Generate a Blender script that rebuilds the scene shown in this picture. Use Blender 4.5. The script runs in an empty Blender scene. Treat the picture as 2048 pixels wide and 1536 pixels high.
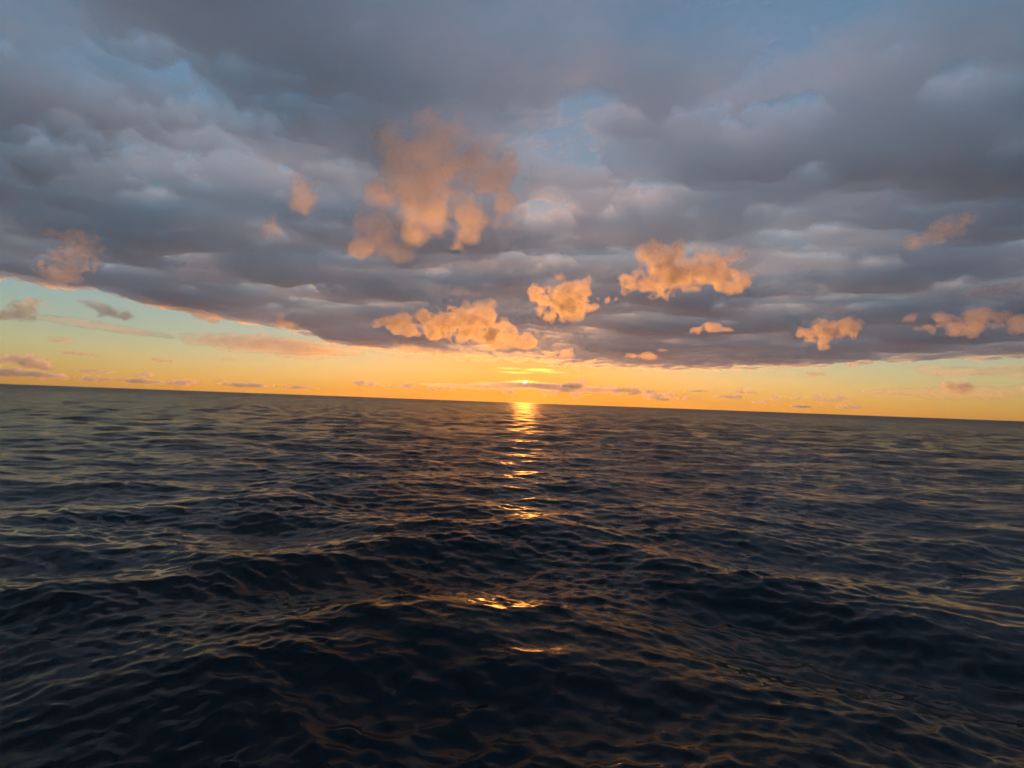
import bpy, math
import numpy as np
from mathutils import Vector, Matrix

# ------------------------------------------------------------------ camera, sky, sun, exposure
scene = bpy.context.scene
EYE = 9.0                                   # eye height above the sea, metres
F_PX, CX, CY = 800.0, 1024.0, 768.0         # focal length and centre in 2048 x 1536 pixels
PITCH, ROLL = math.radians(2.61), math.radians(2.1)

cam_data = bpy.data.cameras.new('camera')
cam = bpy.data.objects.new('camera', cam_data)
scene.collection.objects.link(cam)
cam_data.sensor_width = 36.0
cam_data.lens = 36.0 * F_PX / 2048.0
cam_data.clip_start, cam_data.clip_end = 0.1, 400000.0
view = (Matrix.Rotation(math.radians(90) + PITCH, 3, 'X') @ Matrix.Rotation(ROLL, 3, 'Z'))
cam.matrix_world = Matrix.Translation((0, 0, EYE)) @ view.to_4x4()
scene.camera = cam
VIEW = np.array(view)


def rays(px, py):
    """Unit world directions of photograph pixels (arrays allowed)."""
    px, py = np.asarray(px, float), np.asarray(py, float)
    d = np.stack([(px - CX) / F_PX, -(py - CY) / F_PX, -np.ones_like(px)], -1) @ VIEW.T
    return d / np.linalg.norm(d, axis=-1, keepdims=True)


SUN_DIR = rays(1050, 766)
SUN_EL = math.asin(SUN_DIR[2])
SUN_AZ = math.atan2(SUN_DIR[0], SUN_DIR[1])   # from +Y towards +X

world = bpy.data.worlds.new('World')
scene.world = world
world.use_nodes = True
wn, wl = world.node_tree.nodes, world.node_tree.links
wn.clear()
w_out = wn.new('ShaderNodeOutputWorld')
w_bg = wn.new('ShaderNodeBackground')
w_sky = wn.new('ShaderNodeTexSky')
w_sky.sky_type = 'NISHITA'
w_sky.sun_disc = False
w_sky.sun_elevation = SUN_EL
w_sky.sun_rotation = SUN_AZ
w_sky.altitude = 0
w_sky.air_density, w_sky.dust_density, w_sky.ozone_density = 1.0, 0.45, 1.8
w_bg.inputs['Strength'].default_value = 0.15
# soft shoulder on the brightest part of the sky, hue kept, and a white balance
w_sep = wn.new('ShaderNodeSeparateColor')
w_m1, w_m2, w_pow, w_mul = [wn.new('ShaderNodeMath') for _ in range(4)]
w_m1.operation = w_m2.operation = 'MAXIMUM'
w_pow.operation, w_pow.inputs[1].default_value = 'POWER', -0.75
w_mul.operation, w_mul.inputs[1].default_value = 'MULTIPLY', 1.4
w_range = wn.new('ShaderNodeMapRange')
w_range.inputs['From Min'].default_value, w_range.inputs['From Max'].default_value = 0.9, 4.0
w_mix = wn.new('ShaderNodeMix')
w_mix.data_type = 'RGBA'
w_mix.inputs['A'].default_value = (0.57, 0.73, 0.80, 1)     # where the sky is dim
w_mix.inputs['B'].default_value = (1.00, 0.92, 0.82, 1)     # where it is bright
w_scale, w_tint = wn.new('ShaderNodeVectorMath'), wn.new('ShaderNodeVectorMath')
w_scale.operation, w_tint.operation = 'SCALE', 'MULTIPLY'
wl.new(w_sky.outputs['Color'], w_sep.inputs['Color'])
wl.new(w_sep.outputs[0], w_m1.inputs[0])
wl.new(w_sep.outputs[1], w_m1.inputs[1])
wl.new(w_m1.outputs[0], w_m2.inputs[0])
wl.new(w_sep.outputs[2], w_m2.inputs[1])
wl.new(w_m2.outputs[0], w_pow.inputs[0])
wl.new(w_pow.outputs[0], w_mul.inputs[0])
wl.new(w_m2.outputs[0], w_range.inputs['Value'])
wl.new(w_range.outputs['Result'], w_mix.inputs['Factor'])
wl.new(w_sky.outputs['Color'], w_scale.inputs[0])
wl.new(w_mul.outputs[0], w_scale.inputs['Scale'])
wl.new(w_scale.outputs[0], w_tint.inputs[0])
w_range2, w_mix2 = wn.new('ShaderNodeMapRange'), wn.new('ShaderNodeMix')
w_range2.inputs['From Min'].default_value, w_range2.inputs['From Max'].default_value = 5.0, 18.0
w_mix2.data_type = 'RGBA'
w_mix2.inputs['B'].default_value = (0.90, 0.71, 0.42, 1)    # round the sun
wl.new(w_m2.outputs[0], w_range2.inputs['Value'])
wl.new(w_range2.outputs['Result'], w_mix2.inputs['Factor'])
wl.new(w_mix.outputs['Result'], w_mix2.inputs['A'])
wl.new(w_mix2.outputs['Result'], w_tint.inputs[1])
wl.new(w_tint.outputs[0], w_bg.inputs['Color'])
wl.new(w_bg.outputs['Background'], w_out.inputs['Surface'])

sun_data = bpy.data.lights.new('sun_light', 'SUN')
sun_data.energy = 2.8
sun_data.angle = math.radians(2.5)
sun_data.color = (1.0, 0.34, 0.045)
sun_lamp = bpy.data.objects.new('sun_light', sun_data)
scene.collection.objects.link(sun_lamp)
sun_lamp.rotation_euler = Vector((-SUN_DIR[0], -SUN_DIR[1], -SUN_DIR[2])).to_track_quat('-Z', 'Y').to_euler()

scene.view_settings.view_transform = 'Standard'
scene.view_settings.look = 'None'
scene.view_settings.exposure = 1.15
scene.view_settings.gamma = 1.0
cy = scene.cycles
cy.max_bounces = 6
cy.volume_bounces = 3
cy.diffuse_bounces, cy.glossy_bounces, cy.transmission_bounces = 3, 3, 4
cy.transparent_max_bounces = 64
cy.use_denoising = True
cy.use_light_tree = False
cy.denoising_prefilter = 'ACCURATE'
cy.denoising_input_passes = 'RGB_ALBEDO_NORMAL'
cy.use_adaptive_sampling, cy.adaptive_threshold, cy.adaptive_min_samples = True, 0.04, 16
cy.sample_clamp_indirect = 4.0
cy.sample_clamp_direct = 3.0
cy.caustics_reflective = False
cy.caustics_refractive = False


# ------------------------------------------------------------------ noise
def _perm(seed):
    p = np.random.RandomState(seed).permutation(256).astype(np.int32)
    return np.concatenate([p, p, p])


def _fade(t):
    return t * t * t * (t * (t * 6 - 15) + 10)


def perlin2(x, y, seed):
    p = _perm(seed)
    xi, yi = np.floor(x).astype(np.int32), np.floor(y).astype(np.int32)
    xf, yf = (x - xi).astype(np.float32), (y - yi).astype(np.float32)
    xi, yi = xi & 255, yi & 255
    u, v = _fade(xf), _fade(yf)
    ang = np.arange(256) * (2 * np.pi / 256)
    gx, gy = np.cos(ang).astype(np.float32), np.sin(ang).astype(np.float32)

    def g(i, j, dx, dy):
        h = p[p[xi + i] + yi + j]
        return gx[h] * dx + gy[h] * dy
    a = g(0, 0, xf, yf) * (1 - u) + g(1, 0, xf - 1, yf) * u
    b = g(0, 1, xf, yf - 1) * (1 - u) + g(1, 1, xf - 1, yf - 1) * u
    return 1.4 * (a * (1 - v) + b * v)


def fbm2(x, y, octaves, seed, gain=0.5):
    s, a = 0.0, 1.0
    for o in range(octaves):
        s = s + a * perlin2(x * 2 ** o + 17.3 * o, y * 2 ** o - 9.1 * o, seed + o)
        a *= gain
    return s


_G3 = np.random.RandomState(5).normal(size=(256, 3))
_G3 = (_G3 / np.linalg.norm(_G3, axis=1, keepdims=True)).astype(np.float32)


def perlin3(q, seed):
    p = _perm(seed)
    i = np.floor(q).astype(np.int32)
    f = (q - i).astype(np.float32)
    i &= 255
    u = _fade(f)
    r = 0.0
    for dx in (0, 1):
        for dy in (0, 1):
            hh = p[p[i[:, 0] + dx] + i[:, 1] + dy]
            for dz in (0, 1):
                g = _G3[p[hh + i[:, 2] + dz]]
                d = g[:, 0] * (f[:, 0] - dx) + g[:, 1] * (f[:, 1] - dy) + g[:, 2] * (f[:, 2] - dz)
                w = (u[:, 0] if dx else 1 - u[:, 0]) * (u[:, 1] if dy else 1 - u[:, 1]) * (u[:, 2] if dz else 1 - u[:, 2])
                r = r + w * d
    return 1.5 * r


# ------------------------------------------------------------------ helpers
def mesh_object(name, verts, faces, mat, parent=None, smooth=True):
    """One mesh object from numpy arrays; faces is (n,4) or (n,3), or a list of such arrays."""
    me = bpy.data.meshes.new(name)
    faces = faces if isinstance(faces, list) else [faces]
    faces = [f for f in faces if len(f)]
    me.vertices.add(len(verts))
    me.vertices.foreach_set('co', np.ascontiguousarray(verts, np.float32).ravel())
    loops = np.concatenate([f.ravel() for f in faces]).astype(np.int32)
    sizes = np.concatenate([np.full(len(f), f.shape[1], np.int32) for f in faces])
    me.loops.add(len(loops))
    me.loops.foreach_set('vertex_index', loops)
    me.polygons.add(len(sizes))
    me.polygons.foreach_set('loop_start', np.concatenate([[0], np.cumsum(sizes)[:-1]]).astype(np.int32))
    me.polygons.foreach_set('use_smooth', np.full(len(sizes), smooth))
    me.update(calc_edges=True)
    me.validate()
    if mat:
        me.materials.append(mat)
    o = bpy.data.objects.new(name, me)
    scene.collection.objects.link(o)
    o.parent = parent
    return o


def tag(o, label=None, category=None, group=None, kind=None):
    for k, v in (('label', label), ('category', category), ('group', group), ('kind', kind)):
        if v:
            o[k] = v
    return o


def cloud_material(name, density, skin=0.0, size=100.0, g=0.6, veil=0.01):
    """Water droplets: an even scattering volume; the skin is the ragged outermost layer that light passes through."""
    m = bpy.data.materials.new(name)
    m.use_nodes = True
    n, l = m.node_tree.nodes, m.node_tree.links
    n.clear()
    out = n.new('ShaderNodeOutputMaterial')
    vol = n.new('ShaderNodeVolumeScatter')
    vol.inputs['Color'].default_value = (1, 1, 1, 1)
    vol.inputs['Density'].default_value = density
    vol.inputs['Anisotropy'].default_value = g
    l.new(vol.outputs['Volume'], out.inputs['Volume'])
    tr, rgb = n.new('ShaderNodeBsdfTransparent'), n.new('ShaderNodeRGB')
    rgb.outputs[0].default_value = (1 - veil, 1 - veil, 1 - veil, 1)
    l.new(rgb.outputs[0], tr.inputs['Color'])
    if not skin:
        l.new(tr.outputs[0], out.inputs['Surface'])
        return m
    tc, nz, rp = n.new('ShaderNodeTexCoord'), n.new('ShaderNodeTexNoise'), n.new('ShaderNodeMapRange')
    nz.inputs['Scale'].default_value = 3.5 / size
    nz.inputs['Detail'].default_value = 7.0
    nz.inputs['Roughness'].default_value = 0.68
    nz.inputs['Distortion'].default_value = 0.6
    rp.inputs['From Min'].default_value, rp.inputs['From Max'].default_value = 0.36, 0.62
    rp.inputs['To Min'].default_value, rp.inputs['To Max'].default_value = 0.0, skin
    l.new(tc.outputs['Object'], nz.inputs['Vector'])
    l.new(nz.outputs['Fac'], rp.inputs['Value'])
    bp = n.new('ShaderNodeBump')
    bp.inputs['Strength'].default_value = 0.8
    bp.inputs['Distance'].default_value = 0.12 * size
    l.new(nz.outputs['Fac'], bp.inputs['Height'])
    ts = n.new('ShaderNodeBsdfTranslucent')
    ts.inputs['Color'].default_value = (0.95, 0.95, 0.95, 1)
    l.new(bp.outputs['Normal'], ts.inputs['Normal'])
    mix = n.new('ShaderNodeMixShader')
    l.new(rp.outputs['Result'], mix.inputs['Fac'])
    l.new(tr.outputs[0], mix.inputs[1])
    l.new(ts.outputs[0], mix.inputs[2])
    l.new(mix.outputs[0], out.inputs['Surface'])
    return m


# ------------------------------------------------------------------ the sea
def build_sea():
    rng = np.random.RandomState(5)
    # ring rows: fine near the boat, coarse towards the horizon
    r = [5.2]
    while r[-1] < 29000:
        k = 0.0056 if r[-1] < 110 else 0.0095 if r[-1] < 800 else min(0.12, 0.0095 * (r[-1] / 800) ** 1.1)
        r.append(r[-1] * (1 + k))
    r = np.array(r)
    fine = np.arctan(np.linspace(-1.75, 1.75, 760))
    side = np.radians(np.linspace(60.3, 299.7, 119))[1:-1]
    az = np.concatenate([fine, side])
    nr, na = len(r), len(az)
    R, A = np.meshgrid(r, az, indexing='ij')
    X, Y = (R * np.sin(A)).astype(np.float32), (R * np.cos(A)).astype(np.float32)
    DX, DY, Z = np.zeros_like(X), np.zeros_like(X), np.zeros_like(X)
    cell = np.gradient(r)
    gust = (1 + 0.55 * fbm2(X / 9.0, Y / 6.0, 2, 31))        # ripples come in patches
    comps = []
    for lam in np.geomspace(0.21, 24.0, 150):
        th = rng.normal(0, 0.42 if lam > 1 else 0.55)                                # travel direction about -Y
        comps.append((lam * rng.uniform(0.93, 1.07), th, rng.uniform(0, 2 * np.pi)))
    for lam, th, ph in comps:
        k = 2 * np.pi / lam
        slope = np.interp(math.log(lam), np.log([0.2, 0.5, 1.1, 2.0, 4.0, 7.0, 9.0, 24.0]), [0.036, 0.048, 0.043, 0.029, 0.025, 0.027, 0.027, 0.014])
        a = slope / k
        rows = cell < lam * 0.55
        last = int(np.argmin(rows)) if not rows.all() else nr
        if last < 4:
            continue
        w = np.clip((lam * 0.55 - cell[:last]) / (lam * 0.25), 0, 1)[:, None]
        kx, ky = k * math.sin(th), -k * math.cos(th)
        arg = kx * X[:last] + ky * Y[:last] + ph
        aw = a * w * (gust[:last] if lam < 1.5 else 1.0)
        s, c = np.sin(arg), np.cos(arg)
        Z[:last] += aw * c
        DX[:last] -= 0.40 * aw * math.sin(th) * s
        DY[:last] += 0.40 * aw * math.cos(th) * s
    # slow bow waves spreading to both sides of the boat
    for side_sign, th in ((-1, 0.55), (1, -0.62)):
        for lam, a, ph in ((12.5, 0.28, 0.4), (7.6, 0.11, 2.0)):
            k = 2 * np.pi / lam
            env = 1 / (1 + np.exp(np.clip(-side_sign * X / 3.0, -40, 40))) * np.exp(-((np.hypot(X, Y) - 21) / 14) ** 2)
            arg = k * (math.sin(th) * X - math.cos(th) * Y) + ph
            Z += (a * env * np.cos(arg)).astype(np.float32)
            DX -= (0.6 * a * env * math.sin(th) * np.sin(arg)).astype(np.float32)
            DY += (0.6 * a * env * math.cos(th) * np.sin(arg)).astype(np.float32)
    V = np.stack([X + DX, Y + DY, Z], -1).reshape(-1, 3)
    idx = np.arange(nr * na).reshape(nr, na)
    nxt = np.roll(idx, -1, axis=1)
    q = np.stack([idx[:-1], idx[1:], nxt[1:], nxt[:-1]], -1).reshape(-1, 4)[:, ::-1]
    V = np.concatenate([V, [[0, 0, 0]]])
    tri = np.stack([np.full(na, nr * na), idx[0], nxt[0]], -1)[:, ::-1]
    m = bpy.data.materials.new('sea_water')
    m.use_nodes = True
    n, l = m.node_tree.nodes, m.node_tree.links
    b = n['Principled BSDF']
    b.inputs['Base Color'].default_value = (0.002, 0.005, 0.007, 1)
    b.inputs['IOR'].default_value = 1.333
    at = n.new('ShaderNodeAttribute')
    at.attribute_name = 'unresolved_ripple'
    l.new(at.outputs['Fac'], b.inputs['Roughness'])
    tc = n.new('ShaderNodeTexCoord')
    mp = n.new('ShaderNodeMapping')
    mp.inputs['Scale'].default_value = (0.45, 1.5, 1)
    nz = n.new('ShaderNodeTexNoise')
    nz.inputs['Scale'].default_value = 7.0
    nz.inputs['Detail'].default_value = 4.0
    nz.inputs['Roughness'].default_value = 0.6
    bp = n.new('ShaderNodeBump')
    bp.inputs['Strength'].default_value = 1.0
    bp.inputs['Distance'].default_value = 0.022
    l.new(tc.outputs['Object'], mp.inputs['Vector'])
    l.new(mp.outputs['Vector'], nz.inputs['Vector'])
    l.new(nz.outputs['Fac'], bp.inputs['Height'])
    mp2, nz2, bp2, far = n.new('ShaderNodeMapping'), n.new('ShaderNodeTexNoise'), n.new('ShaderNodeBump'), n.new('ShaderNodeMapRange')
    mp2.inputs['Scale'].default_value = (0.22, 1.0, 1)          # chop too fine for the far mesh
    nz2.inputs['Scale'].default_value = 0.9
    nz2.inputs['Detail'].default_value = 5.0
    nz2.inputs['Roughness'].default_value = 0.62
    bp2.inputs['Distance'].default_value = 2.2
    far.inputs['From Min'].default_value, far.inputs['From Max'].default_value = 0.085, 0.18
    l.new(at.outputs['Fac'], far.inputs['Value'])
    l.new(far.outputs['Result'], bp2.inputs['Strength'])
    l.new(tc.outputs['Object'], mp2.inputs['Vector'])
    l.new(mp2.outputs['Vector'], nz2.inputs['Vector'])
    l.new(nz2.outputs['Fac'], bp2.inputs['Height'])
    l.new(bp.outputs['Normal'], bp2.inputs['Normal'])
    at2 = n.new('ShaderNodeAttribute')
    at2.attribute_name = 'fine_ripple'                          # the capillary ripples that near water shows
    l.new(at2.outputs['Fac'], bp.inputs['Strength'])
    l.new(bp2.outputs['Normal'], b.inputs['Normal'])
    o = mesh_object('sea', V, [q, tri], m)
    rough = np.interp(np.log(R), np.log([6, 30, 120, 600, 3000]), [0.07, 0.08, 0.12, 0.24, 0.40]).ravel()
    attr = o.data.attributes.new('unresolved_ripple', 'FLOAT', 'POINT')
    attr.data.foreach_set('value', np.concatenate([rough, [0.15]]).astype(np.float32))
    fine_r = np.interp(R, [6, 14, 24, 45], [1.0, 0.9, 0.45, 0.1]) * np.clip(0.55 + 0.8 * fbm2(X / 3.1, Y / 2.2, 3, 57), 0.1, 1.3)
    attr = o.data.attributes.new('fine_ripple', 'FLOAT', 'POINT')
    attr.data.foreach_set('value', np.concatenate([fine_r.ravel(), [1.0]]).astype(np.float32))
    return tag(o, 'dark choppy open sea with golden glints', 'sea', kind='structure')


# ------------------------------------------------------------------ the high cloud sheet
DECK_Z = 1500.0
EDGE_PX = [(-300, 520), (0, 565), (150, 592), (300, 615), (430, 640), (600, 670), (700, 697), (850, 712), (1000, 722), (1100, 735),
           (1300, 742), (1500, 740), (1700, 735), (1850, 725), (2048, 720), (2400, 715)]
# places where the sheet is thin: pixel, half-size in pixels, how much thinner
THIN = [(380, 160, 170, 90, -0.9), (120, 260, 120, 70, -0.5), (1090, 425, 50, 22, 1.0), (1300, 400, 60, 18, 1.0), (400, 505, 45, 10, 1.1), (640, 562, 50, 9, 1.1), (510, 562, 25, 6, 0.8), (1535, 465, 40, 8, 0.8),
        (1465, 250, 22, 22, 0.6), (1170, 215, 40, 30, 0.7), (1130, 290, 60, 25, 0.6), (1560, 225, 90, 40, 0.5), (572, 350, 14, 8, 0.9),
        (705, 130, 25, 18, 0.5), (1000, 500, 45, 16, 0.6), (690, 445, 25, 10, 0.7), (1610, 100, 130, 70, 0.35), (1290, 505, 20, 14, 0.4)]


def build_deck():
    e = rays(*np.array(EDGE_PX, float).T)
    t = (DECK_Z - EYE) / e[:, 2]
    ex, ey = e[:, 0] * t, e[:, 1] * t
    e_az, e_r = np.arctan2(ex, ey), np.hypot(ex, ey)
    r = [40.0]
    while r[-1] < 26000:
        r.append(r[-1] * (1.06 if r[-1] < 900 else 1.0125))
    r = np.array(r)
    az = np.concatenate([np.radians(np.linspace(-64, 64, 420)), np.radians(np.linspace(64, 296, 80))[1:-1]])
    R, A = np.meshgrid(r, az, indexing='ij')
    X, Y = R * np.sin(A), R * np.cos(A)
    Aw = (A + np.pi) % (2 * np.pi) - np.pi
    edge = np.interp(Aw, e_az, e_r)
    big = fbm2(X / 2100 + 3, Y / 1500, 3, 71)
    mid = fbm2(X / 1500, Y / 700, 3, 81, 0.42)
    fine = fbm2(X / 330, Y / 210, 4, 91, 0.6)
    calm = 1 / (1 + (R / 6500) ** 2)                          # the far part of the sheet is evener
    torn = np.clip(fbm2(X / 620, Y / 300, 4, 131, 0.55) - 0.38, 0, 1)   # small tears in the sheet
    T = 1.0 - 0.05 * calm + (0.3 + 0.8 * calm) * big + (0.08 + 0.40 * calm) * mid + 0.15 * calm * fine - 2.4 * torn * np.sqrt(calm)
    # thin places, measured on the sheet itself
    for px, py, sx, sy, amt in THIN:
        c, cx, cyy = (rays(px, py), rays(px + sx, py), rays(px, py - sy))
        P = [(d * (DECK_Z / d[2]))[:2] for d in (c, cx, cyy)]
        u, v = P[1] - P[0], P[2] - P[0]
        M = np.linalg.inv(np.stack([u, v], 1))
        du, dv = (M @ np.stack([(X - P[0][0]).ravel(), (Y - P[0][1]).ravel()])).reshape(2, *X.shape)
        du, dv = du + 0.9 * mid + 0.5 * fine, dv + 0.8 * fine - 0.5 * mid
        T -= 1.1 * amt * np.exp(-0.7 * (du ** 2 + dv ** 2)) * np.clip(0.75 + 0.5 * mid + 1.1 * fine, 0, 2)
    near_sun = np.exp(-((Aw - SUN_AZ) / math.radians(13)) ** 2)  # rim shaped thinner near the sun to let the sky's glow through
    fall = (edge - R) / ((0.14 + 0.10 * (Aw > SUN_AZ) + 0.45 * near_sun) * edge) + 0.5 * mid * (1 - 0.8 * near_sun) + (0.40 * fine + 0.35 * fbm2(X / 420, Y / 1500, 4, 111, 0.6)) * (1 - 0.5 * near_sun)
    T = np.clip(T, 0.05, 2.0) * np.clip(fall, 0.01, 1)
    T[(fall < 0.03) | (R < 41)] = 0
    for _ in range(2):                                       # no lone scraps along the rim
        pos = (T > 0).astype(int)
        nb = np.roll(pos, 1, 1) + np.roll(pos, -1, 1) + np.vstack([pos[1:], pos[:1] * 0]) + np.vstack([pos[:1] * 0, pos[:-1]])
        T[nb < 2] = 0
    T[-1] = 0
    pos = T > 0                                              # one sheet only: keep what hangs together with its middle
    reach = pos & (R < 3000)
    while True:
        grow = reach | np.roll(reach, 1, 1) | np.roll(reach, -1, 1)
        grow[1:] |= reach[:-1]
        grow[:-1] |= reach[1:]
        grow &= pos
        if grow.sum() == reach.sum():
            break
        reach = grow
    T[~reach] = 0
    thick = 150.0 * T
    keep_v = thick > 0
    zt = DECK_Z + 70 + 15 * mid
    zb = zt - np.maximum(thick, 0)
    nr, na = R.shape
    bot = np.stack([X, Y, zb], -1).reshape(-1, 3)
    top = np.stack([X, Y, zt], -1).reshape(-1, 3)
    N = nr * na
    idx = np.arange(N).reshape(nr, na)
    nxt = np.roll(idx, -1, 1)
    q = np.stack([idx[:-1], idx[1:], nxt[1:], nxt[:-1]], -1).reshape(-1, 4)
    kv = keep_v.ravel()
    q = q[kv[q].any(1)]
    topmap = np.where(kv, np.arange(N) + N, np.arange(N))
    V = np.concatenate([bot, top])
    Fq = np.concatenate([q, topmap[q][:, ::-1]])
    used = np.unique(Fq)
    remap = np.zeros(len(V), np.int64)
    remap[used] = np.arange(len(used))
    mat = cloud_material('sheet_droplets', DECK_SIGMA, g=0.55)
    o = mesh_object('cloud_sheet', V[used], remap[Fq], mat)
    return tag(o, 'broad grey-blue cloud sheet covering the upper sky', 'cloud')


DECK_SIGMA = 0.0058


# ------------------------------------------------------------------ single clouds
def surface_nets(F, origin, h):
    """Closed surface of F > 0 on a voxel grid."""
    nx, ny, nz = F.shape
    S = F > 0
    c = [S[i:nx - 1 + i, j:ny - 1 + j, k:nz - 1 + k] for i in (0, 1) for j in (0, 1) for k in (0, 1)]
    n_in = sum(x.astype(np.int8) for x in c)
    cell = (n_in > 0) & (n_in < 8)
    ids = np.full(cell.shape, -1, np.int64)
    cid = np.argwhere(cell)
    ids[cell] = np.arange(len(cid))
    acc = np.zeros((len(cid), 3)); cnt = np.zeros(len(cid))
    i, j, k = cid.T
    corners = [(a, b, d) for a in (0, 1) for b in (0, 1) for d in (0, 1)]
    for a in corners:
        for ax in range(3):
            if a[ax]:
                continue
            b = list(a); b[ax] = 1
            fa, fb = F[i + a[0], j + a[1], k + a[2]], F[i + b[0], j + b[1], k + b[2]]
            x = (fa > 0) != (fb > 0)
            t = np.where(x, fa / np.where(x, fa - fb, 1), 0)
            pos = np.tile(np.array(a, float), (len(cid), 1)); pos[:, ax] = t
            acc[x] += pos[x]; cnt[x] += 1
    V = (cid + acc / cnt[:, None]) * h + origin
    quads = []
    for ax in range(3):
        sl0, sl1 = [slice(1, -1)] * 3, [slice(1, -1)] * 3
        sl0[ax], sl1[ax] = slice(0, -1), slice(1, None)
        a, b = S[tuple(sl0)], S[tuple(sl1)]
        o1, o2 = (ax + 1) % 3, (ax + 2) % 3
        for flip, m in ((False, a & ~b), (True, ~a & b)):
            p = np.argwhere(m)
            p[:, o1] += 1; p[:, o2] += 1
            def at(d1, d2):
                s = p.copy(); s[:, o1] -= d1; s[:, o2] -= d2
                return ids[s[:, 0], s[:, 1], s[:, 2]]
            q = np.stack([at(1, 1), at(0, 1), at(0, 0), at(1, 0)], -1)
            quads.append(q[:, ::-1] if flip else q)
    return V, np.concatenate(quads)


def pieces(nv, Q):
    lab = np.arange(nv)
    while True:
        m = lab[Q].min(1)
        new = lab.copy()
        for c in range(4):
            np.minimum.at(new, Q[:, c], m)
        new = new[new]
        if (new == lab).all():
            return lab
        lab = new


_mats = {}


def cloud(label, blobs, alt=700.0, sigma=0.02, rough=0.55, group=None, name='cloud', seed=0, depth=0.6, fringe=0.33, far=30000.0, vox=2.0, stretch=1.0, g=0.5, skin=0.12, gain=0.66):
    """One cloud: blobs are (x, y, half-width, half-height) in photograph pixels, set upright at the cloud's own distance."""
    B = np.array(blobs, float)
    c = np.array([np.average(B[:, 0], weights=B[:, 2] * B[:, 3]), np.average(B[:, 1], weights=B[:, 2] * B[:, 3])])
    d = rays(*c)
    horiz = math.hypot(d[0], d[1])
    D = min(alt * horiz / d[2], far)                     # ground distance
    fwd = np.array([d[0], d[1], 0]) / horiz
    right = np.array([fwd[1], -fwd[0], 0])
    up = np.array([0, 0, 1.0])

    def plane(px, py):                                    # pixel -> (right, up) on the upright plane through the cloud
        v = rays(px, py)
        v = v * (D / (v @ fwd))[..., None]
        return v @ right, v @ up + EYE
    cu, cv = plane(B[:, 0], B[:, 1])
    ru = np.abs(plane(B[:, 0] + B[:, 2], B[:, 1])[0] - cu)
    rv = np.abs(plane(B[:, 0], B[:, 1] - B[:, 3])[1] - cv)
    rng = np.random.RandomState(seed + 7)
    rd = depth * np.maximum((ru + rv) / 2, 0.35 * ru)
    cw = rng.uniform(-0.5, 0.5, len(B)) * rd
    pxm = 0.5 * (np.median(ru / B[:, 2]) + np.median(rv / B[:, 3]))   # metres per photograph pixel
    h = vox * pxm * np.array([1.0, 2.0, 1.0])
    R = (ru + rv) / 2
    lo = np.array([(cu - ru * 1.75).min(), (cw - rd * 1.5).min(), (cv - rv * 1.75).min()]) - 3 * h
    hi = np.array([(cu + ru * 1.75).max(), (cw + rd * 1.5).max(), (cv + rv * 1.75).max()]) + 3 * h
    n = np.ceil((hi - lo) / h).astype(int) + 1
    gx, gy, gz = [lo[a] + h[a] * np.arange(n[a]) for a in range(3)]
    base = np.full(tuple(n), 9.0, np.float32)
    for b in range(len(B)):
        q2 = (((gx - cu[b]) / ru[b]) ** 2)[:, None, None] + (((gz - cv[b]) / rv[b]) ** 2)[None, None, :]
        q = np.sqrt(np.sqrt(q2 ** 2 + (((gy - cw[b]) / rd[b]) ** 4)[None, :, None])).astype(np.float32)
        k = 0.25
        hh = np.clip(0.5 + 0.5 * (base - q) / k, 0, 1)
        base = base * (1 - hh) + q * hh - k * hh * (1 - hh)
    base = 1.0 - base
    near = (base > -1.0) & (base < 1.2)
    P = np.argwhere(near) * h + lo
    L = float(np.average(R, weights=R)) * 1.1
    q = P / L * np.array([1 / stretch, 1, 1.0]) + rng.uniform(0, 90, 3)
    warp = 0.35 * np.stack([perlin3(q * 1.3 + 5, seed + 50), perlin3(q * 1.3 + 31, seed + 51), perlin3(q * 1.3 + 77, seed + 52)], -1)
    q = q + warp
    nz, a, f = 0.0, 1.0, 1.0
    while f < 30 and L / f > 1.6 * h[0]:
        v = perlin3(q * f, seed + int(f))
        nz = nz + a * (v if f < 1.5 else (0.55 * v + 0.45 * (0.45 - np.abs(v) * 1.6)))
        a *= gain; f *= 2.0
    F = np.where(base > 0, 1.0, -1.0).astype(np.float32)
    F[near] = base[near] + 1.6 * rough * nz

    org0 = cu.mean() * right + cv.min() * up                # origin under the cloud

    def build(nm, field, sig, parent, sk):
        V, Q = surface_nets(field, lo, h)
        if len(Q) < 8:
            return None
        W = V[:, :1] * right + V[:, 1:2] * fwd + V[:, 2:] * up - org0
        key = (round(sig, 5), sk, g, round(math.log(L) * 2))
        if key not in _mats:
            _mats[key] = cloud_material('cloud_droplets', sig, sk, L, g)
        if not parent:
            return mesh_object(nm, W, Q, _mats[key])
        lab = pieces(len(V), Q)                               # every separate core is a part of its own
        for piece in np.unique(lab):
            m = lab == piece
            if m.sum() >= max(60, 0.04 * len(V)):
                ren = np.cumsum(m) - 1
                mesh_object(nm, W[m], ren[Q[m[Q[:, 0]]]], _mats[key], parent)
    for ax in range(3):                                   # closed at the box faces
        s = [slice(None)] * 3
        for e in (0, -1):
            s[ax] = e
            F[tuple(s)] = -1
    o = build(name, F, sigma * fringe, None, skin)
    o.location = org0 + D * fwd
    build('dense_core', F - 0.28, sigma * (1 - fringe), o, 0.0)
    return tag(o, label, 'cloud', group)


ORDINAL = ('first second third fourth fifth sixth seventh eighth ninth tenth eleventh twelfth thirteenth fourteenth fifteenth sixteenth seventeenth '
           'eighteenth nineteenth twentieth').split()


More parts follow.
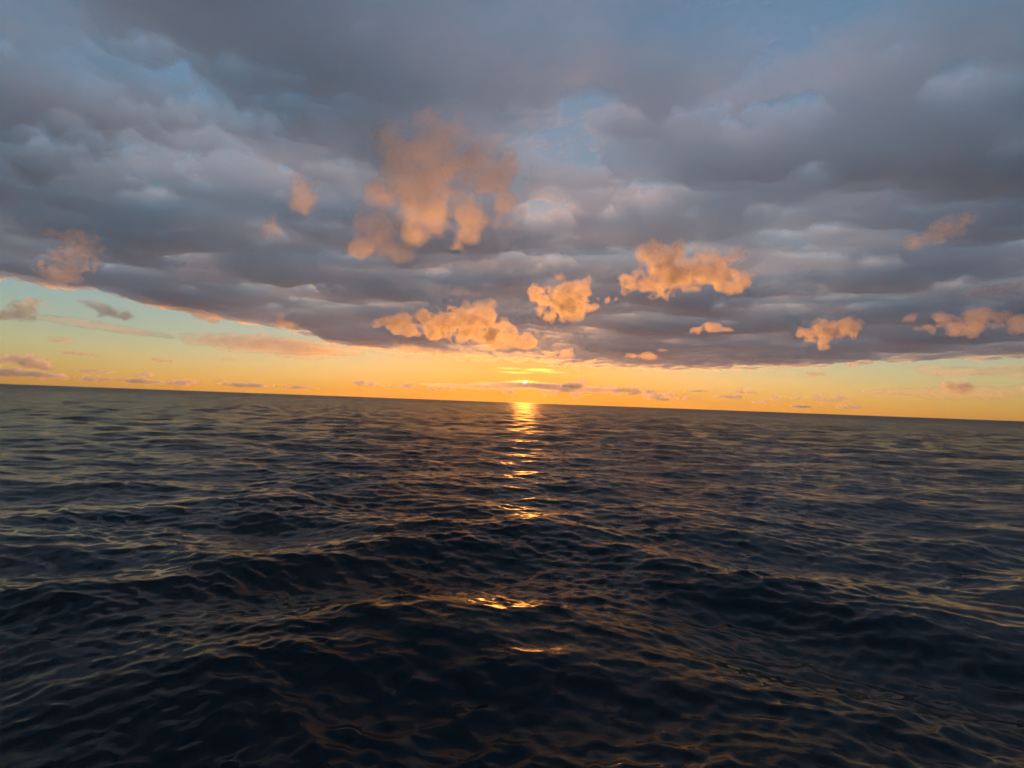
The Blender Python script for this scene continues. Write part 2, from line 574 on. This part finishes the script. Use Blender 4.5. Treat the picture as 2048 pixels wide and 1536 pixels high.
def build_clouds():
    # cumulus drifting under the sheet
    lit = 'sunlit clouds under the sheet'
    cloud('big tattered pink-orange cloud high above the sun', [(930, 430, 45, 40), (985, 345, 50, 48), (1010, 400, 32, 38), (765, 345, 26, 45), (880, 310, 100, 40),
          (850, 430, 40, 50), (860, 370, 80, 55), (920, 385, 45, 34)], alt=430, vox=3.1, skin=0.05, gain=0.52, sigma=0.015, rough=0.75, seed=1, group=lit)
    cloud('dull pink cloud hanging below the big tattered one', [(760, 468, 55, 34), (722, 490, 26, 18), (792, 490, 32, 20)], alt=480, vox=2.6, skin=0.05, gain=0.55, sigma=0.010, rough=0.7, seed=4, group=lit)
    cloud('flat-based bright orange cloud with two humps', [(1262, 566, 20, 14), (1300, 562, 36, 15), (1310, 510, 28, 20), (1335, 540, 35, 35), (1360, 560, 50, 18),
          (1400, 545, 40, 20), (1415, 515, 26, 18), (1440, 540, 35, 25), (1452, 570, 26, 16), (1475, 565, 25, 16), (1495, 568, 12, 8)], alt=750, sigma=0.022, rough=0.65, gain=0.72, vox=1.7, seed=2, group=lit)
    cloud('ragged two-part orange cloud between the sun and the two-humped cloud', [(1075, 590, 14, 14), (1088, 612, 14, 18), (1098, 628, 14, 12), (1125, 590, 26, 24),
          (1140, 610, 36, 22), (1158, 580, 16, 20), (1165, 600, 14, 20)], alt=750, sigma=0.024, rough=0.65, gain=0.72, vox=1.4, seed=3, group=lit)
    cloud('long lumpy deep-orange cloud right above the sun', [(850, 638, 18, 16), (870, 650, 22, 20), (905, 640, 28, 24), (915, 626, 18, 14), (880, 670, 16, 7), (940, 655, 32, 24),
          (948, 625, 12, 14), (975, 635, 18, 24), (985, 660, 25, 20), (1000, 676, 35, 16), (1040, 686, 32, 11), (1060, 680, 18, 14)], alt=750, sigma=0.015, rough=0.68, gain=0.72, vox=1.7, seed=5, group=lit)
    cloud('tapered orange cloud at the tail of the lumpy deep-orange one', [(770, 648, 30, 8), (795, 645, 24, 16), (820, 655, 18, 13)], alt=750, sigma=0.018, rough=0.65, gain=0.72, vox=1.7, seed=6, group=lit)
    cloud('small upright peach cloud alone high left of the big tattered one', [(605, 385, 23, 36), (598, 362, 15, 16)], alt=400, skin=0.06, gain=0.6, sigma=0.018, rough=0.65, seed=7, group=lit)
    cloud('small orange puff with a trailing wisp', [(1395, 659, 11, 8), (1420, 655, 17, 10), (1448, 660, 18, 4)], alt=750, sigma=0.02, seed=8, group=lit)
    cloud('peach cloud with a small tuft hanging under it', [(1620, 668, 22, 12), (1650, 660, 36, 18), (1690, 655, 24, 18), (1645, 684, 11, 8), (1648, 696, 11, 5)], alt=750, sigma=0.016, seed=9, group=lit)
    cloud('broad soft dull-pink cloud at the far right under the sheet', [(1930, 652, 58, 15), (1965, 635, 38, 16), (1900, 636, 25, 9)], alt=750, sigma=0.0065, rough=0.6, seed=10, group=lit)
    cloud('half-cut pink cloud at the right edge, lower one', [(2035, 648, 22, 14), (2060, 645, 30, 16)], alt=750, sigma=0.006, seed=11, group=lit)
    cloud('slanting dim pink cloud high at the right', [(1820, 487, 24, 11), (1855, 475, 26, 13), (1897, 455, 38, 18)], alt=800, sigma=0.007, rough=0.6, seed=12, group=lit)
    cloud('flat dim pink cloud at the right edge, upper one', [(1962, 583, 30, 9), (2010, 580, 40, 12), (2045, 578, 25, 12)], alt=750, sigma=0.006, seed=13, group=lit)
    cloud('tiny dim puff under the upper flat pink cloud', [(1820, 636, 14, 8), (1850, 655, 26, 4)], alt=750, sigma=0.010, seed=14, group=lit)
    cloud('brown-pink cloud at the left edge under the sheet', [(22, 632, 28, 10), (48, 622, 24, 18), (60, 606, 22, 10)], alt=900, sigma=0.010, seed=15, group=lit)
    cloud('brown-pink cloud slanting down, second from the left edge', [(185, 608, 20, 7), (212, 620, 26, 11), (250, 632, 22, 7)], alt=900, sigma=0.010, seed=16, group=lit)
    cloud('small rosy cloud touching the edge of the sheet', [(405, 632, 18, 9), (428, 638, 13, 9)], alt=900, sigma=0.012, seed=17, group=lit)
    cloud('small rosy knob rising from the sheet edge above the lens cloud', [(562, 635, 10, 10), (572, 650, 18, 9)], alt=900, sigma=0.012, seed=18, group=lit)
    cloud('large faint pink cloud near the left edge of the sheet', [(155, 484, 36, 18), (145, 515, 36, 20), (120, 542, 40, 14)], alt=700, sigma=0.003, rough=0.75, vox=2.5, seed=19, group=lit)
    cloud('faint pink scrap between the peach and the dull pink cloud', [(545, 455, 14, 16)], alt=900, sigma=0.008, rough=0.7, seed=20, group=lit)
    cloud('small orange tuft just above the sun strip', [(1145, 733, 28, 8)], alt=750, sigma=0.006, seed=21, group=lit)
    cloud('pair of orange wisps over the small orange tuft', [(1100, 708, 14, 6), (1130, 707, 16, 9)], alt=750, sigma=0.008, seed=22, group=lit)
    cloud('short orange streak cloud right of the orange wisps', [(1272, 712, 20, 5), (1298, 712, 18, 7), (1325, 700, 9, 4)], alt=750, sigma=0.007, seed=23, group=lit)
    cloud('tiny pale scrap right of the ragged two-part cloud', [(1215, 600, 7, 5), (1232, 597, 4, 4)], alt=750, sigma=0.02, seed=24, group=lit, vox=1.3)
    cloud('rosy cumulus sitting on the low grey band at the right', [(1905, 773, 20, 9), (1932, 776, 18, 10)], alt=750, sigma=0.012, seed=25, group=lit, vox=1.5)
    # flat sheets low over the horizon
    flat = 'flat thin cloud banks'
    cloud('pale lens-shaped cloud bank low at the left of the sun', [(560, 692, 125, 15), (630, 700, 80, 9), (505, 680, 34, 9), (528, 673, 14, 8)], alt=1000, sigma=0.0016, vox=2.0, rough=0.5, seed=30, group=flat, stretch=3, depth=0.8)
    cloud('thin grey strip of cloud across the lower half of the sun', [(960, 773, 90, 5), (1070, 769.5, 110, 4.5), (1180, 778, 100, 5), (900, 769, 60, 3)], alt=700, sigma=0.004, rough=0.5, seed=31, group=flat,
          far=17000, stretch=5, depth=0.35, vox=2.0)
    cloud('long low grey band at the right edge', [(1800, 783, 110, 6), (1960, 785, 130, 14), (2080, 780, 80, 16)], alt=900, sigma=0.0007, vox=2.0, rough=0.45, seed=32, group=flat, stretch=5, depth=0.5)
    cloud('golden streaked bank under the sheet at the right', [(1920, 742, 60, 8), (2010, 745, 60, 12), (1860, 735, 30, 4)], alt=1100, sigma=0.001, vox=2.0, rough=0.6, seed=33, group=flat, stretch=4, depth=0.6)
    cloud('glowing yellow streaks between the sun and the sheet', [(1026, 737, 26, 2.2), (1066, 740, 32, 2.4), (1036, 745, 28, 1.8), (1104, 745, 24, 1.6)], alt=900, sigma=0.0009, g=0.75, skin=0.0, rough=0.9, seed=34, group=flat, stretch=4, vox=1.1)
    cloud('thin scattering veil added to imitate the glare around the sun', [(1050, 766, 40, 5), (1078, 768, 34, 3), (1020, 765, 30, 3)], alt=1500, far=20500, sigma=0.0008, g=0.88, skin=0.0, rough=0.5, seed=38, group=flat, stretch=3, vox=1.4)  # added veil: its strong forward scattering imitates the sun's glare
    cloud('broken golden flecks along the sheet edge left of the sun', [(800, 700, 60, 8), (870, 708, 60, 8), (935, 712, 40, 6)], alt=1200, sigma=0.002, rough=1.0, seed=35, group=flat, stretch=2)
    cloud('pale long streak crossing the clear band at the left', [(130, 640, 60, 5), (220, 655, 70, 5), (290, 668, 60, 4)], alt=1000, sigma=0.001, rough=0.6, seed=36, group=flat, stretch=4)
    cloud('small brown lens cloud alone in the clear band at the left', [(120, 680, 22, 4.5)], alt=800, sigma=0.010, rough=0.5, seed=37, group=flat, stretch=2, vox=1.2)
    # little cumulus standing on the horizon; (x, y, half-width, half-height), sometimes several per cloud
    left = [[(25, 722, 40, 10), (68, 727, 34, 12), (95, 735, 20, 6)], [(40, 747, 60, 7), (95, 752, 36, 7)], [(180, 742, 30, 4), (225, 745, 20, 3)], [(185, 757, 26, 6)],
            [(285, 751, 22, 3), (298, 748, 12, 5)], [(270, 761, 40, 4), (300, 763, 24, 4)], [(362, 764, 26, 5)], [(318, 721, 24, 3)], [(480, 770, 36, 4), (510, 771, 30, 4)],
            [(155, 707, 30, 3), (190, 712, 16, 4)], [(432, 760, 18, 2)], [(600, 775, 30, 3)], [(455, 719, 16, 2.5)], [(728, 767, 20, 5)], [(770, 772, 14, 2.5), (818, 772, 16, 5)],
            [(866, 777, 15, 3)], [(900, 777, 14, 4)]]
    right = [[(1148, 769, 22, 7), (1160, 761, 8, 7)], [(1016, 785, 15, 5)], [(1095, 785, 12, 6), (1110, 783, 12, 7)], [(1150, 788, 14, 5), (1172, 789, 10, 2.5)], [(1222, 780, 18, 7)],
             [(1232, 788, 13, 4)], [(1270, 783, 20, 6), (1274, 778, 7, 5)], [(1302, 782, 9, 6)], [(1310, 792, 22, 6), (1336, 791, 12, 6), (1325, 799, 26, 2.5)],
             [(1368, 797, 13, 3.5)], [(1355, 779, 10, 3), (1385, 782, 26, 2.5)], [(1484, 780, 8, 5), (1490, 785, 22, 2)], [(1455, 794, 26, 3), (1470, 792, 14, 4)], [(1518, 804, 14, 4), (1530, 803, 9, 6)],
             [(1550, 796, 14, 4)], [(1592, 796, 20, 2.5)], [(1642, 797, 20, 6), (1682, 799, 18, 5)], [(1600, 813, 50, 2)], [(1698, 813, 22, 4)], [(1632, 748, 20, 4)]]
    for side, rows, sd in (('left', left, 100), ('right', right, 140)):
        rows = sorted(rows, key=lambda b: abs(np.mean([q[0] for q in b]) - 1050))
        for i, b in enumerate(rows):
            cloud('little grey-brown cloud low over the horizon, %s to the %s of the sun' % (ORDINAL[i], side), b, alt=800, sigma=0.0065, rough=0.6, seed=sd + i,
                  group='little clouds along the horizon', far=24000, vox=1.9, fringe=0.35, g=0.3)


# ------------------------------------------------------------------ the evening air
def build_haze():
    x, y0, y1, z0, z1 = 31000.0, -31000.0, 31000.0, -3.0, 2300.0
    V = np.array([[sx * x, yy, zz] for sx in (-1, 1) for yy in (y0, y1) for zz in (z0, z1)])
    Q = np.array([[0, 1, 3, 2], [4, 6, 7, 5], [0, 4, 5, 1], [2, 3, 7, 6], [0, 2, 6, 4], [1, 5, 7, 3]])
    m = bpy.data.materials.new('thin_haze')
    m.use_nodes = True
    n, l = m.node_tree.nodes, m.node_tree.links
    n.clear()
    out, vol = n.new('ShaderNodeOutputMaterial'), n.new('ShaderNodeVolumePrincipled')
    vol.inputs['Color'].default_value = (0.97, 0.97, 0.97, 1)
    vol.inputs['Density'].default_value = 7.0e-6
    vol.inputs['Anisotropy'].default_value = 0.55
    l.new(vol.outputs['Volume'], out.inputs['Volume'])
    return tag(mesh_object('haze', V, Q, m, smooth=False), 'thin sea haze in the evening air', 'haze', kind='stuff')


# ------------------------------------------------------------------ the sun itself
def build_sun():
    import bmesh
    dist = 150000.0
    bm = bmesh.new()
    bmesh.ops.create_icosphere(bm, subdivisions=4, radius=dist * math.tan(math.radians(0.28)))
    me = bpy.data.meshes.new('sun')
    bm.to_mesh(me); bm.free()
    for p in me.polygons:
        p.use_smooth = True
    m = bpy.data.materials.new('sun_glow')
    m.use_nodes = True
    n, l = m.node_tree.nodes, m.node_tree.links
    n.clear()
    out, em = n.new('ShaderNodeOutputMaterial'), n.new('ShaderNodeEmission')
    m.cycles.emission_sampling = 'NONE'
    em.inputs['Color'].default_value = (1, 0.9, 0.6, 1)
    em.inputs['Strength'].default_value = 80.0
    add, tr = n.new('ShaderNodeAddShader'), n.new('ShaderNodeBsdfTransparent')   # glowing gas: it does not block the light behind it
    l.new(em.outputs[0], add.inputs[0])
    l.new(tr.outputs[0], add.inputs[1])
    l.new(add.outputs[0], out.inputs['Surface'])
    me.materials.append(m)
    o = bpy.data.objects.new('sun', me)
    o.location = Vector(SUN_DIR * dist)
    scene.collection.objects.link(o)
    return tag(o, 'white-hot setting sun low over the horizon', 'sun')


build_sea()
build_deck()
build_clouds()
build_sun()
build_haze()
